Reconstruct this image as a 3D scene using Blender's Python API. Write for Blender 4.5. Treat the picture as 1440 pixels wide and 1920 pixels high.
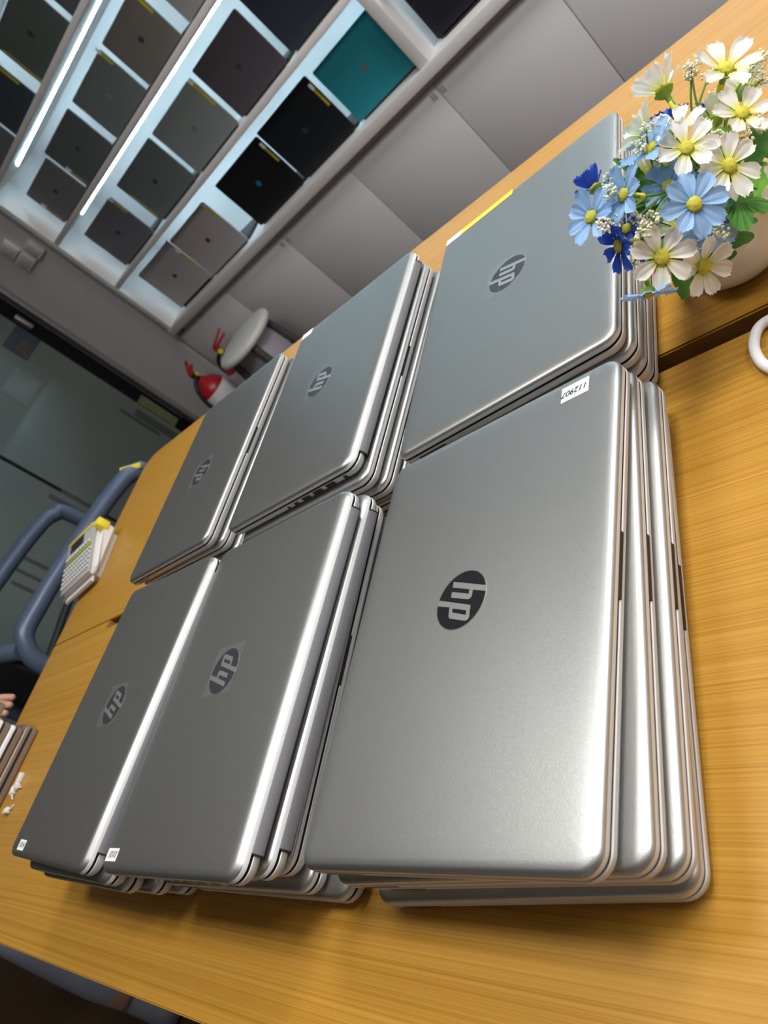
import bpy, bmesh, math, random
from mathutils import Vector, Matrix, Euler
random.seed(7)
for o in list(bpy.data.objects): bpy.data.objects.remove(o)
scene = bpy.context.scene
COL = scene.collection
PI = math.pi

# ------------------------------------------------------------------ camera
# desk top is z = 0, floor is z = -0.74, X runs along the desk, +Y towards the display wall
F_PX = 1400.81
RV = [Vector((0.65137, 0.21766, -0.72687)), Vector((-0.28957, -0.81415, -0.50329)), Vector((-0.70133, 0.53831, -0.46728))]
CAM = Vector((0, 0, 0.366))
r0, r1, r2 = [v.normalized() for v in RV]
cd = bpy.data.cameras.new('camera')
cd.sensor_fit = 'VERTICAL'; cd.sensor_height = 36; cd.sensor_width = 27
cd.lens = F_PX / 1920 * 36
cd.clip_start = 0.02; cd.clip_end = 50
cd.dof.use_dof = True; cd.dof.focus_distance = 0.56; cd.dof.aperture_fstop = 12.5
cam = bpy.data.objects.new('camera', cd); COL.objects.link(cam)
cam.matrix_world = Matrix(((r0.x, -r1.x, -r2.x, CAM.x), (r0.y, -r1.y, -r2.y, CAM.y), (r0.z, -r1.z, -r2.z, CAM.z), (0, 0, 0, 1)))
scene.camera = cam

def at(px, py, depth):
    """point at a picture position and an optical depth in metres"""
    return CAM + (r0 * ((px - 720) / F_PX) + r1 * ((py - 960) / F_PX) + r2) * depth
def camdir(x, y, z):
    return (r0 * x + r1 * y + r2 * z).normalized()

# ------------------------------------------------------------------ world, lights, exposure
w = bpy.data.worlds.new('world'); scene.world = w; w.use_nodes = True
w.node_tree.nodes['Background'].inputs[0].default_value = (0.5, 0.52, 0.55, 1)
w.node_tree.nodes['Background'].inputs[1].default_value = 0.3
scene.view_settings.view_transform = 'Standard'
scene.view_settings.look = 'None'
scene.view_settings.exposure = -0.24
scene.view_settings.gamma = 1.0
scene.view_settings.use_curve_mapping = False

def area(name, loc, sx, sy, power, col):
    l = bpy.data.lights.new(name, 'AREA'); l.shape = 'RECTANGLE'; l.size = sx; l.size_y = sy
    l.energy = power; l.color = col
    o = bpy.data.objects.new(name, l); COL.objects.link(o); o.location = loc
    return o
LZ = 1.93
PANELS_AND_FILLS = [((0.22, 0.58), 0.5, 0.5, 30), ((1.40, 0.58), 0.6, 0.6, 20), ((-0.98, 0.52), 0.5, 0.5, 15), ((0.28, 1.75), 0.6, 0.6, 36), ((1.40, 1.75), 0.6, 0.6, 18)]  # first and third follow the shadows; others are fills added for rims and cabinet
for (lx, ly), sx, sy, pw in PANELS_AND_FILLS:
    area('panel_or_fill_light', (lx, ly, LZ - 0.012), sx, sy, pw, (1.0, 0.98, 0.95))

# ------------------------------------------------------------------ materials
def nodes_of(m):
    m.use_nodes = True
    return m.node_tree.nodes, m.node_tree.links, m.node_tree.nodes['Principled BSDF']
def mat(name, col, rough=0.5, metal=0.0, spec=0.5, emit=None, estr=0.0, alpha=1.0, coat=0.0, sheen=0.0, noise=None, bump=None):
    """noise=(scale, amount): colour mottling; bump=(scale, strength)"""
    m = bpy.data.materials.new(name); n, l, b = nodes_of(m)
    b.inputs['Base Color'].default_value = (*col, 1)
    b.inputs['Roughness'].default_value = rough
    b.inputs['Metallic'].default_value = metal
    b.inputs['Specular IOR Level'].default_value = spec
    b.inputs['Alpha'].default_value = alpha
    b.inputs['Coat Weight'].default_value = coat
    if emit:
        b.inputs['Emission Color'].default_value = (*emit, 1); b.inputs['Emission Strength'].default_value = estr
    if noise or bump:
        tc = n.new('ShaderNodeTexCoord')
    if noise:
        t = n.new('ShaderNodeTexNoise'); t.inputs['Scale'].default_value = noise[0]; t.inputs['Detail'].default_value = 3
        l.new(tc.outputs['Object'], t.inputs['Vector'])
        mx = n.new('ShaderNodeMix'); mx.data_type = 'RGBA'
        mx.inputs[6].default_value = (*[c * (1 - noise[1]) for c in col], 1)
        mx.inputs[7].default_value = (*[min(1, c * (1 + noise[1])) for c in col], 1)
        l.new(t.outputs['Fac'], mx.inputs[0]); l.new(mx.outputs[2], b.inputs['Base Color'])
    if bump:
        t2 = n.new('ShaderNodeTexNoise'); t2.inputs['Scale'].default_value = bump[0]; t2.inputs['Detail'].default_value = 2
        l.new(tc.outputs['Object'], t2.inputs['Vector'])
        bp = n.new('ShaderNodeBump'); bp.inputs['Strength'].default_value = bump[1]; bp.inputs['Distance'].default_value = 0.001
        l.new(t2.outputs['Fac'], bp.inputs['Height']); l.new(bp.outputs[0], b.inputs['Normal'])
    return m

def wood_mat(name, dark, mid, light, rough=0.34):
    m = bpy.data.materials.new(name); n, l, b = nodes_of(m)
    tc = n.new('ShaderNodeTexCoord'); mp = n.new('ShaderNodeMapping')
    mp.inputs['Scale'].default_value = (0.25, 270, 270)
    l.new(tc.outputs['Object'], mp.inputs['Vector'])
    t = n.new('ShaderNodeTexNoise'); t.inputs['Scale'].default_value = 3.0; t.inputs['Detail'].default_value = 7; t.inputs['Roughness'].default_value = 0.62
    l.new(mp.outputs[0], t.inputs['Vector'])
    mp2 = n.new('ShaderNodeMapping'); mp2.inputs['Scale'].default_value = (0.35, 14, 14); l.new(tc.outputs['Object'], mp2.inputs['Vector'])
    t2 = n.new('ShaderNodeTexNoise'); t2.inputs['Scale'].default_value = 2.2; t2.inputs['Detail'].default_value = 3
    l.new(mp2.outputs[0], t2.inputs['Vector'])
    r = n.new('ShaderNodeValToRGB')
    e = r.color_ramp.elements
    e[0].position = 0.27; e[0].color = (*dark, 1); e[1].position = 0.74; e[1].color = (*light, 1)
    em = e.new(0.48); em.color = (*mid, 1)
    ad = n.new('ShaderNodeMath'); ad.operation = 'MULTIPLY_ADD'; ad.inputs[1].default_value = 0.16
    sb = n.new('ShaderNodeMath'); sb.operation = 'SUBTRACT'; sb.inputs[1].default_value = 0.08
    l.new(t2.outputs['Fac'], ad.inputs[0]); l.new(t.outputs['Fac'], ad.inputs[2]); l.new(ad.outputs[0], sb.inputs[0])
    l.new(sb.outputs[0], r.inputs['Fac']); l.new(r.outputs['Color'], b.inputs['Base Color'])
    b.inputs['Roughness'].default_value = rough; b.inputs['Specular IOR Level'].default_value = 0.25
    bp = n.new('ShaderNodeBump'); bp.inputs['Strength'].default_value = 0.12; bp.inputs['Distance'].default_value = 0.0006
    l.new(t.outputs['Fac'], bp.inputs['Height']); l.new(bp.outputs[0], b.inputs['Normal'])
    return m

def petal_mat(name, tip, base, mix0, mix1, rough=0.6):
    """colour runs from the petal's base (local y = 0) to its tip (y = 1)"""
    m = bpy.data.materials.new(name); n, l, b = nodes_of(m)
    tc = n.new('ShaderNodeTexCoord'); sx = n.new('ShaderNodeSeparateXYZ')
    l.new(tc.outputs['Object'], sx.inputs[0])
    r = n.new('ShaderNodeValToRGB'); e = r.color_ramp.elements
    e[0].position = mix0; e[0].color = (*base, 1); e[1].position = mix1; e[1].color = (*tip, 1)
    l.new(sx.outputs['Y'], r.inputs['Fac']); l.new(r.outputs['Color'], b.inputs['Base Color'])
    b.inputs['Roughness'].default_value = rough
    wv = n.new('ShaderNodeTexWave'); wv.bands_direction = 'X'; wv.inputs['Scale'].default_value = 3.2; wv.inputs['Distortion'].default_value = 1.5
    l.new(tc.outputs['Object'], wv.inputs['Vector'])
    bp = n.new('ShaderNodeBump'); bp.inputs['Strength'].default_value = 0.10; bp.inputs['Distance'].default_value = 0.0008
    l.new(wv.outputs['Fac'], bp.inputs['Height']); l.new(bp.outputs[0], b.inputs['Normal'])
    tr = n.new('ShaderNodeBsdfTranslucent'); mx = n.new('ShaderNodeMixShader'); mx.inputs[0].default_value = 0.32
    l.new(r.outputs['Color'], tr.inputs['Color']); l.new(b.outputs[0], mx.inputs[1]); l.new(tr.outputs[0], mx.inputs[2])
    l.new(mx.outputs[0], n['Material Output'].inputs['Surface'])
    return m

M = {}
M['silver'] = mat('silver_painted_lid', (0.475, 0.487, 0.480), 0.41, 1.0, noise=(900, 0.12), bump=(1600, 0.08))
M['silver'].node_tree.nodes['Principled BSDF'].inputs['Specular Tint'].default_value = (0.40, 0.42, 0.42, 1)
M['silver_base'] = mat('silver_painted_base', (0.62, 0.615, 0.62), 0.48, 0.15, noise=(700, 0.05))
M['hinge'] = mat('hinge_silver', (0.27, 0.27, 0.29), 0.48, 0.4)
M['gap'] = mat('dark_gap', (0.012, 0.012, 0.014), 0.6)
M['port'] = mat('port_black', (0.01, 0.01, 0.011), 0.4)
M['port_metal'] = mat('port_metal', (0.6, 0.6, 0.6), 0.25, 1.0)
M['logo'] = mat('logo_black', (0.007, 0.007, 0.010), 0.45, 0.0, spec=0.25)
M['logo_silver'] = mat('logo_silver', (0.50, 0.505, 0.49), 0.38, 0.85)
M['logo_chrome'] = mat('logo_chrome', (0.55, 0.56, 0.57), 0.3, 1.0)
M['film'] = mat('clear_film', (0.40, 0.43, 0.47), 0.15, 0.0, alpha=0.075, bump=(260, 0.4))
M['paper'] = mat('white_label_paper', (0.82, 0.82, 0.84), 0.6)
M['ink'] = mat('black_ink', (0.01, 0.01, 0.012), 0.5)
M['wood'] = wood_mat('desk_wood', (0.30, 0.140, 0.011), (0.43, 0.217, 0.027), (0.525, 0.290, 0.058), 0.40)
M['wood_edge'] = wood_mat('desk_edge_wood', (0.20, 0.10, 0.025), (0.30, 0.155, 0.04), (0.38, 0.20, 0.06), 0.45)
M['edge_white'] = mat('desk_edge_band', (0.62, 0.45, 0.26), 0.4)
M['wall'] = mat('wall_paint', (0.70, 0.685, 0.70), 0.7, noise=(4, 0.03))
M['ceil'] = mat('ceiling_paint', (0.66, 0.66, 0.65), 0.85)
M['floor'] = wood_mat('floor_wood', (0.05, 0.025, 0.008), (0.075, 0.038, 0.012), (0.10, 0.05, 0.016), 0.5)
M['door'] = mat('cabinet_door_grey', (0.70, 0.70, 0.735), 0.42, noise=(3, 0.02))
M['unseen_dark_panel'] = mat('unseen_panel_dark_grey', (0.16, 0.165, 0.17), 0.45)  # kept dark so the laptop lids mirror less light
M['shelf'] = mat('shelf_white', (0.80, 0.80, 0.80), 0.45)
M['shelf_edge'] = mat('shelf_edge', (0.76, 0.745, 0.74), 0.45)
M['led'] = mat('led_strip', (0.9, 1, 1), 0.5, emit=(0.62, 0.86, 1.0), estr=48)
M['glass'] = mat('frosted_dark_glass', (0.130, 0.155, 0.140), 0.28, 0.0, spec=0.6, noise=(1.3, 0.35))
M['black_frame'] = mat('black_frame', (0.004, 0.004, 0.0045), 0.6, spec=0.2)
M['alu'] = mat('aluminium_trim', (0.45, 0.44, 0.45), 0.35, 0.8)
M['white_plastic'] = mat('white_plastic', (0.78, 0.76, 0.74), 0.4)
M['grey_plastic'] = mat('grey_plastic', (0.42, 0.42, 0.42), 0.5)
M['key'] = mat('key_grey', (0.62, 0.62, 0.62), 0.5)
M['yellow'] = mat('yellow_tape', (0.80, 0.66, 0.03), 0.45)
M['tape_olive'] = mat('yellow_tape_dim', (0.50, 0.42, 0.02), 0.5)
M['olive'] = mat('olive_key_bar', (0.32, 0.38, 0.04), 0.5)
M['lcd'] = mat('lcd_dark', (0.02, 0.03, 0.035), 0.2)
M['blue_tube'] = mat('blue_grey_tube', (0.10, 0.13, 0.20), 0.35, 0.2)
M['chair_black'] = mat('chair_black', (0.012, 0.015, 0.02), 0.6)
M['red'] = mat('extinguisher_red', (0.42, 0.012, 0.018), 0.35)
M['black'] = mat('black_plastic', (0.015, 0.015, 0.016), 0.5)
M['stool_white'] = mat('stool_white', (0.66, 0.66, 0.63), 0.45)
M['stool_strap'] = mat('stool_dark_leg', (0.06, 0.06, 0.055), 0.5)
M['lav'] = mat('stool_panel_pale', (0.42, 0.40, 0.46), 0.5)
M['ceramic'] = mat('white_ceramic', (0.80, 0.78, 0.76), 0.22, coat=0.4)
M['soil'] = mat('dark_foam', (0.03, 0.035, 0.02), 0.9)
M['stem'] = mat('stem_green', (0.14, 0.28, 0.05), 0.5)
M['calyx'] = mat('calyx_green', (0.22, 0.40, 0.05), 0.5)
M['tube_yellow'] = mat('stem_tube_yellow', (0.80, 0.72, 0.06), 0.45)
M['leaf'] = mat('leaf_green', (0.06, 0.22, 0.02), 0.5, noise=(90, 0.35), bump=(300, 0.4))
M['leaf_light'] = mat('leaf_light_green', (0.14, 0.38, 0.03), 0.5, noise=(90, 0.3), bump=(300, 0.4))
M['pollen'] = mat('pollen_yellow', (0.92, 0.66, 0.07), 0.8, noise=(9, 0.5), bump=(12, 0.9))
M['petal_white'] = petal_mat('petal_white', (0.93, 0.93, 0.91), (0.86, 0.86, 0.12), 0.10, 0.50)
M['petal_cream'] = petal_mat('petal_cream', (0.93, 0.90, 0.83), (0.80, 0.78, 0.14), 0.08, 0.42)
M['petal_pale'] = petal_mat('petal_pale_green', (0.86, 0.90, 0.76), (0.68, 0.76, 0.12), 0.10, 0.60)
M['petal_blue'] = petal_mat('petal_light_blue', (0.33, 0.55, 0.90), (0.20, 0.40, 0.76), 0.05, 0.40)
M['petal_navy'] = petal_mat('petal_deep_blue', (0.020, 0.085, 0.58), (0.012, 0.04, 0.30), 0.05, 0.5)
M['bead'] = mat('filler_bead_cream', (0.78, 0.76, 0.58), 0.6)
M['cable'] = mat('white_cable', (0.85, 0.85, 0.86), 0.35)
M['skin'] = mat('skin', (0.52, 0.29, 0.21), 0.5, noise=(40, 0.08))
M['jeans'] = mat('blue_grey_trousers', (0.26, 0.29, 0.37), 0.85, noise=(220, 0.15))
M['shoe'] = mat('grey_shoe', (0.17, 0.17, 0.20), 0.7)
M['shirt'] = mat('black_shirt', (0.02, 0.02, 0.023), 0.8)
M['hair'] = mat('black_hair', (0.01, 0.009, 0.008), 0.5)
M['bronze'] = mat('brown_silver_case', (0.34, 0.28, 0.25), 0.4, 0.6)
M['bright_silver'] = mat('bright_silver_edge', (0.88, 0.88, 0.92), 0.35, 0.0)
M['poster_blue'] = mat('poster_blue', (0.035, 0.05, 0.075), 0.6, noise=(14, 0.6))
M['poster_brown'] = mat('poster_brown', (0.07, 0.058, 0.052), 0.6, noise=(30, 0.6))
M['poster_pale'] = mat('poster_pale', (0.17, 0.215, 0.20), 0.6, noise=(12, 0.25))
M['smudge'] = mat('dark_print', (0.055, 0.066, 0.058), 0.5)
M['smudge_green'] = mat('olive_print', (0.13, 0.145, 0.065), 0.5, noise=(9, 0.4))

# ------------------------------------------------------------------ helpers
def link(o, parent=None):
    COL.objects.link(o)
    if parent is not None: o.parent = parent
    return o
def tag(o, label=None, cat=None, group=None, kind=None):
    if label: o['label'] = label
    if cat: o['category'] = cat
    if group: o['group'] = group
    if kind: o['kind'] = kind
    return o
def thing(name, label, cat, loc=(0, 0, 0), rz=0, group=None):
    o = bpy.data.objects.new(name, None); o.empty_display_size = 0.05
    link(o); o.location = loc; o.rotation_euler = (0, 0, rz)
    return tag(o, label, cat, group)
def obj(name, mesh, material=None, parent=None, loc=(0, 0, 0), rot=(0, 0, 0)):
    if material is not None and not mesh.materials: mesh.materials.append(M[material] if isinstance(material, str) else material)
    o = bpy.data.objects.new(name, mesh); link(o, parent)
    o.location = loc; o.rotation_euler = rot
    return o
def bm_mesh(name, bm, smooth=None):
    bmesh.ops.recalc_face_normals(bm, faces=bm.faces)
    me = bpy.data.meshes.new(name); bm.to_mesh(me); bm.free()
    if smooth is not None:
        me.shade_smooth(); me.set_sharp_from_angle(angle=math.radians(smooth))
    return me
def add_box(bm, x0, x1, y0, y1, z0, z1, bevel=0.0, seg=2):
    r = bmesh.ops.create_cube(bm, size=1)
    vs = r['verts']
    for v in vs:
        v.co = Vector((x0 + (v.co.x + .5) * (x1 - x0), y0 + (v.co.y + .5) * (y1 - y0), z0 + (v.co.z + .5) * (z1 - z0)))
    if bevel > 0:
        es = list({e for v in vs for e in v.link_edges})
        bmesh.ops.bevel(bm, geom=es, offset=bevel, segments=seg, affect='EDGES', profile=0.5)
def box_mesh(name, x0, x1, y0, y1, z0, z1, bevel=0.0, seg=2):
    bm = bmesh.new(); add_box(bm, x0, x1, y0, y1, z0, z1, bevel, seg)
    return bm_mesh(name, bm, 40 if bevel else None)
def rr_loop(W, D, r, inset, seg=8):
    w, d = W / 2 - inset, D / 2 - inset
    rr = max(r - inset, 0.0006); pts = []
    for cx, cy, a0 in ((w - rr, d - rr, 0), (-w + rr, d - rr, 90), (-w + rr, -d + rr, 180), (w - rr, -d + rr, 270)):
        for k in range(seg + 1):
            a = math.radians(a0 + 90 * k / seg); pts.append((cx + rr * math.cos(a), cy + rr * math.sin(a)))
    return pts
def slab_mesh(name, W, D, r, profile, seg=8, smooth=35):
    """rounded rectangle lofted through (inset, z[, extra inset of the rear edge]) steps"""
    bm = bmesh.new(); loops = []
    for st in profile:
        ins, z = st[:2]; ex = st[2] if len(st) > 2 else 0.0
        loops.append([bm.verts.new((x, y + ex / 2, z)) for x, y in rr_loop(W, D - ex, r, ins, seg)])
    n = len(loops[0])
    for a, b in zip(loops, loops[1:]):
        for i in range(n): bm.faces.new((a[i], a[(i + 1) % n], b[(i + 1) % n], b[i]))
    bm.faces.new(list(reversed(loops[0]))); bm.faces.new(loops[-1])
    return bm_mesh(name, bm, smooth)
def add_tube(bm, pts, r, seg=8, caps=True, flat=1.0):
    pts = [Vector(p) for p in pts]; rs = r if isinstance(r, (list, tuple)) else [r] * len(pts)
    rings = []; up = None
    for i, p in enumerate(pts):
        d = (pts[min(i + 1, len(pts) - 1)] - pts[max(i - 1, 0)]).normalized()
        if up is None:
            up = Vector((0, 0, 1)) if abs(d.z) < 0.9 else Vector((1, 0, 0))
        a = d.cross(up).normalized(); b = a.cross(d).normalized(); up = b
        rings.append([bm.verts.new(p + (a * math.cos(2 * PI * k / seg) + b * flat * math.sin(2 * PI * k / seg)) * rs[i]) for k in range(seg)])
    for A, B in zip(rings, rings[1:]):
        for k in range(seg): bm.faces.new((A[k], A[(k + 1) % seg], B[(k + 1) % seg], B[k]))
    if caps:
        bm.faces.new(list(reversed(rings[0]))); bm.faces.new(rings[-1])
def tube_mesh(name, pts, r, seg=8, flat=1.0):
    bm = bmesh.new(); add_tube(bm, pts, r, seg, True, flat)
    return bm_mesh(name, bm, 50)
def smooth_path(pts, n=6):
    pts = [Vector(p) for p in pts]; out = []
    P = [pts[0]] + pts + [pts[-1]]
    for i in range(1, len(P) - 2):
        a, b, c, d = P[i - 1], P[i], P[i + 1], P[i + 2]
        for k in range(n):
            t = k / n
            out.append(0.5 * ((2 * b) + (c - a) * t + (2 * a - 5 * b + 4 * c - d) * t * t + (-a + 3 * b - 3 * c + d) * t ** 3))
    out.append(pts[-1]); return out
def lathe_mesh(name, prof, seg=40, smooth=50):
    bm = bmesh.new(); rings = []
    for r, z in prof:
        if r < 1e-6: rings.append([bm.verts.new((0, 0, z))])
        else: rings.append([bm.verts.new((r * math.cos(2 * PI * k / seg), r * math.sin(2 * PI * k / seg), z)) for k in range(seg)])
    for A, B in zip(rings, rings[1:]):
        for k in range(seg):
            k2 = (k + 1) % seg
            if len(A) == 1 and len(B) == 1: continue
            if len(A) == 1: bm.faces.new((A[0], B[k], B[k2]))
            elif len(B) == 1: bm.faces.new((A[k], A[k2], B[0]))
            else: bm.faces.new((A[k], A[k2], B[k2], B[k]))
    return bm_mesh(name, bm, smooth)
def prism_mesh(name, polys, z0, z1):
    """polygons in xy (metres) extruded from z0 to z1"""
    bm = bmesh.new()
    for poly in polys:
        lo = [bm.verts.new((x, y, z0)) for x, y in poly]; hi = [bm.verts.new((x, y, z1)) for x, y in poly]
        n = len(poly)
        bm.faces.new(hi); bm.faces.new(list(reversed(lo)))
        for i in range(n): bm.faces.new((lo[i], lo[(i + 1) % n], hi[(i + 1) % n], hi[i]))
    return bm_mesh(name, bm)
def text_mesh(body, size, shear=0.0, bold=0.018):
    c = bpy.data.curves.new('writing', 'FONT'); c.body = body; c.size = size; c.shear = shear
    c.align_x = 'CENTER'; c.align_y = 'CENTER'; c.extrude = 0.00003; c.offset = size * bold
    o = bpy.data.objects.new('writing', c); COL.objects.link(o)
    bpy.context.view_layer.update()
    dg = bpy.context.evaluated_depsgraph_get()
    me = bpy.data.meshes.new_from_object(o.evaluated_get(dg))
    bpy.data.objects.remove(o); bpy.data.curves.remove(c)
    me.materials.clear()
    return me

# ------------------------------------------------------------------ the room
ZF = -0.74
def struct(name, mesh, material, parent=None):
    o = obj(name, mesh, material, parent); o['kind'] = 'structure'; return o
XG = -3.72       # glass partition
YB = 2.64        # front of the narrow wall beside the display cabinet
struct('floor', box_mesh('floor', -5.0, 2.4, -3.2, 3.1, ZF - 0.05, ZF), 'floor')
struct('ceiling', box_mesh('ceiling', -3.9, 2.4, -3.2, 3.1, 1.96, 2.02), 'ceil')
struct('wall_back', box_mesh('wall_back', -3.9, 2.4, 3.02, 3.10, ZF, 1.96), 'wall')
struct('wall_corner', box_mesh('wall_corner', -3.80, -3.24, YB, 3.02, ZF, 1.96), 'wall')
struct('wall_right', box_mesh('wall_right', 2.3, 2.4, -3.2, 3.02, ZF, 1.96), 'wall')
struct('wall_front', box_mesh('wall_front', -3.9, 2.4, -3.2, -3.1, ZF, 1.96), 'wall')
# glass partition on the left
g = struct('wall_left', box_mesh('wall_left', XG - 0.09, XG - 0.03, -3.1, 2.60, ZF, 1.96), 'black_frame')
def gp(name, y0, y1, z0, z1, m, x0=XG - 0.03, x1=XG, bev=0.0):
    return obj(name, box_mesh(name, x0, x1, y0, y1, z0, z1, bev), m, g)
gp('glass_pane', 1.795, 2.49, ZF + 0.01, 1.94, 'glass')
gp('glass_pane', -0.1, 1.775, ZF + 0.01, 1.94, 'glass')
gp('glass_pane', -2.0, -0.12, ZF + 0.01, 1.94, 'glass')
gp('glass_pane', -3.08, -2.02, ZF + 0.01, 1.94, 'glass')
gp('door_frame', 2.592, 2.618, ZF, 1.95, 'alu', XG - 0.02, XG + 0.03, 0.004)
gp('door_frame', 2.618, 2.640, ZF, 1.95, 'alu', XG - 0.02, XG + 0.012, 0.004)
gp('door_handle', 2.515, 2.540, 0.36, 0.46, 'alu', XG - 0.03, XG + 0.015, 0.006)
gp('poster', 2.335, 2.488, 0.295, 0.43, 'poster_blue', XG, XG + 0.002)
gp('poster_picture', 2.35, 2.44, 0.30, 0.375, 'poster_brown', XG + 0.002, XG + 0.003)
gp('paper_notice', 2.10, 2.27, 0.18, 0.318, 'poster_pale', XG, XG + 0.002)
# printed marks on the glass, too faint to read
for (px0, py0, px1, py1, wd, m) in [(255, 770, 345, 832, .05, 'smudge'), (225, 768, 300, 815, .022, 'smudge'), (262, 745, 330, 795, .06, 'smudge_green'),
        (92, 930, 165, 968, .025, 'smudge'), (115, 920, 170, 952, .018, 'smudge'), (40, 1040, 100, 1075, .02, 'smudge'), (30, 1065, 90, 1098, .018, 'smudge'), (22, 1090, 80, 1120, .018, 'smudge')]:
    def onx(px, py, X=XG):
        d = at(px, py, 1) - CAM; return CAM + d * (X / d.x)
    a, b = onx(px0, py0), onx(px1, py1)
    yc = (a.y + b.y) / 2
    gp('printed_mark', yc - wd / 2, yc + wd / 2, min(a.z, b.z), max(a.z, b.z), m, XG, XG + 0.0012)
# trim around each ceiling panel and each added fill lamp
for i, ((lx, ly), sx, sy, pw) in enumerate(PANELS_AND_FILLS):
    bm = bmesh.new(); t = 0.03
    for x0, x1, y0, y1 in ((-sx / 2 - t, sx / 2 + t, -sy / 2 - t, -sy / 2), (-sx / 2 - t, sx / 2 + t, sy / 2, sy / 2 + t), (-sx / 2 - t, -sx / 2, -sy / 2, sy / 2), (sx / 2, sx / 2 + t, -sy / 2, sy / 2)):
        add_box(bm, x0, x1, y0, y1, 0, 0.035)
    o = obj('trim_%d' % (i + 1), bm_mesh('panel_or_fill_trim', bm), 'white_plastic', None, (lx, ly, LZ - 0.005)); o['kind'] = 'structure'

# ------------------------------------------------------------------ display cabinet with lit shelves
cab = thing('display_cabinet', 'white wall cabinet with lit shelves above grey doors', 'cabinet', (0, 0, ZF))
def cpart(name, x0, x1, y0, y1, z0, z1, m, bev=0.0, parent=cab):
    return obj(name, box_mesh(name, x0, x1, y0, y1, z0 - ZF, z1 - ZF, bev), m, parent)
XL, XD0, XD1, XR = -3.13, -1.26, -1.215, 0.62
YF, YBK = 2.60, 2.99
ROWS = [-0.152, 0.172, 0.492, 0.812, 1.132]
cpart('back_panel', XL, XR, YBK, YBK + 0.02, -0.2, 1.132, 'shelf')
cpart('side_panel', XL - 0.035, XL, YF, YBK + 0.02, -0.2, 1.132, 'shelf_edge', 0.003)
cpart('side_panel', XR, XR + 0.035, YF, YBK + 0.02, -0.2, 1.132, 'shelf_edge', 0.003)
cpart('divider_panel', XD0, XD1, YF, YBK, -0.152, 1.132, 'shelf_edge', 0.003)
cpart('top_panel', XL - 0.035, XR + 0.035, YF, YBK + 0.02, 1.132, 1.152, 'shelf_edge', 0.003)
cpart('bottom_board', XL - 0.035, XR + 0.035, YF - 0.01, YBK, -0.195, -0.152, 'shelf_edge', 0.004)
for bx0, bx1 in ((XL, XD0), (XD1, XR)):
    for z in ROWS[1:]:
        b = cpart('shelf_board', bx0, bx1, YF, YBK, z - 0.024, z, 'shelf_edge', 0.003)
        cpart('led_strip', bx0 + 0.11, bx1 - 0.02, 2.754, 2.761, z - 0.031, z - 0.024, 'led', 0, b)
cpart('unseen_carcass', XL - 0.02, XR + 0.02, 2.64, 2.99, 1.152, 1.94, 'door')  # unseen, added above the shelves to back the dark panels
cpart('plinth', XL - 0.02, XR + 0.02, 2.66, 2.99, ZF, -0.195, 'door')
xs = [-3.20, -2.712, -2.230, -1.752, -1.276, -0.794, -0.312, 0.17, 0.65]
for i, (a, b) in enumerate(zip(xs, xs[1:])):
    cpart('unseen_dark_panel', a + 0.0018, b - 0.0018, 2.61, 2.632, 1.16, 1.94, 'unseen_dark_panel', 0.0015)  # unseen dark fronts, added to dim reflections in the laptop lids
    d = cpart('cabinet_door', a + 0.0018, b - 0.0018, 2.632, 2.655, ZF + 0.06, -0.225, 'door', 0.0015)
    for dx in ((-0.030, -0.018) if i % 2 else (0.012, 0.024)):
        cx = (b if i % 2 else a) + dx
        cpart('door_bumper', cx - 0.003, cx + 0.003, 2.628, 2.634, -0.262, -0.240, 'grey_plastic', 0, d)

# ------------------------------------------------------------------ laptops shown on the shelves
def shelf_laptop(name, label, xl, xr, row, m, z1=None, logo=None, tape=None, base_m='black', dark_bar=False, dims=None):
    mm = mat('shelf_' + name, [min(0.9, c * 1.75) for c in m], 0.42, 0.15)
    z0 = ROWS[row] ; W = xr - xl; H = (z1 or (z0 + 0.245)) - z0
    t = thing('display_laptop', label, 'laptop', ((xl + xr) / 2, 2.70, z0), 0, 'laptops on the lit shelves')
    lid = obj('lid', slab_mesh('lid', W, H, 0.008, [(0.0008, 0), (0, 0.001), (0, 0.005), (0.0008, 0.006)], 5), mm, t, (0, -0.014, H / 2 + 0.008), (PI / 2, 0, 0))
    obj('base', box_mesh('base', -W / 2, W / 2, 0.0, 0.215, 0.0, 0.014, 0.002), base_m if not dark_bar else 'black', t)
    obj('hinge', box_mesh('hinge', -W / 2 + 0.02, W / 2 - 0.02, -0.020, 0.0, 0.0, 0.010 if not dark_bar else 0.016, 0.002), 'black' if not dark_bar else 'gap', t)
    if logo:
        obj('logo', prism_mesh('logo', [[(0.0125 * math.cos(a * PI / 6), 0.0125 * math.sin(a * PI / 6)) for a in range(12)]], 0.006, 0.0064), logo, lid, (0, 0.0, 0))
    if tape:
        side, m0, m1 = tape   # strip along one short edge of the lid
        x = (W / 2 - 0.012) * side
        obj('tape', box_mesh('tape', x - 0.0055 * (1 if side > 0 else 0.45), x + 0.0055 * (1 if side > 0 else 0.45), m0, m1, 0.006, 0.0066), 'tape_olive', lid)
        if m1 - m0 < 0.13: obj('tape', box_mesh('tape', x - 0.007, x + 0.007, m1, m1 + 0.025, 0.006, 0.0066), 'paper', lid)
    return t
lg = mat('shelf_logo_dark', (0.06, 0.066, 0.066), 0.3, 0.4)
ll = mat('shelf_logo_light', (0.20, 0.24, 0.24), 0.3, 0.4)
lb = mat('shelf_logo_blue', (0.02, 0.25, 0.45), 0.3, 0.4)
G = 'laptops on the lit shelves'
shelf_laptop('teal', 'teal laptop with yellow tape on the lowest lit shelf', -1.600, -1.275, 0, (0.010, 0.145, 0.180), 0.085, ll, (1, -0.02, 0.075), 'white_plastic')
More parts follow.
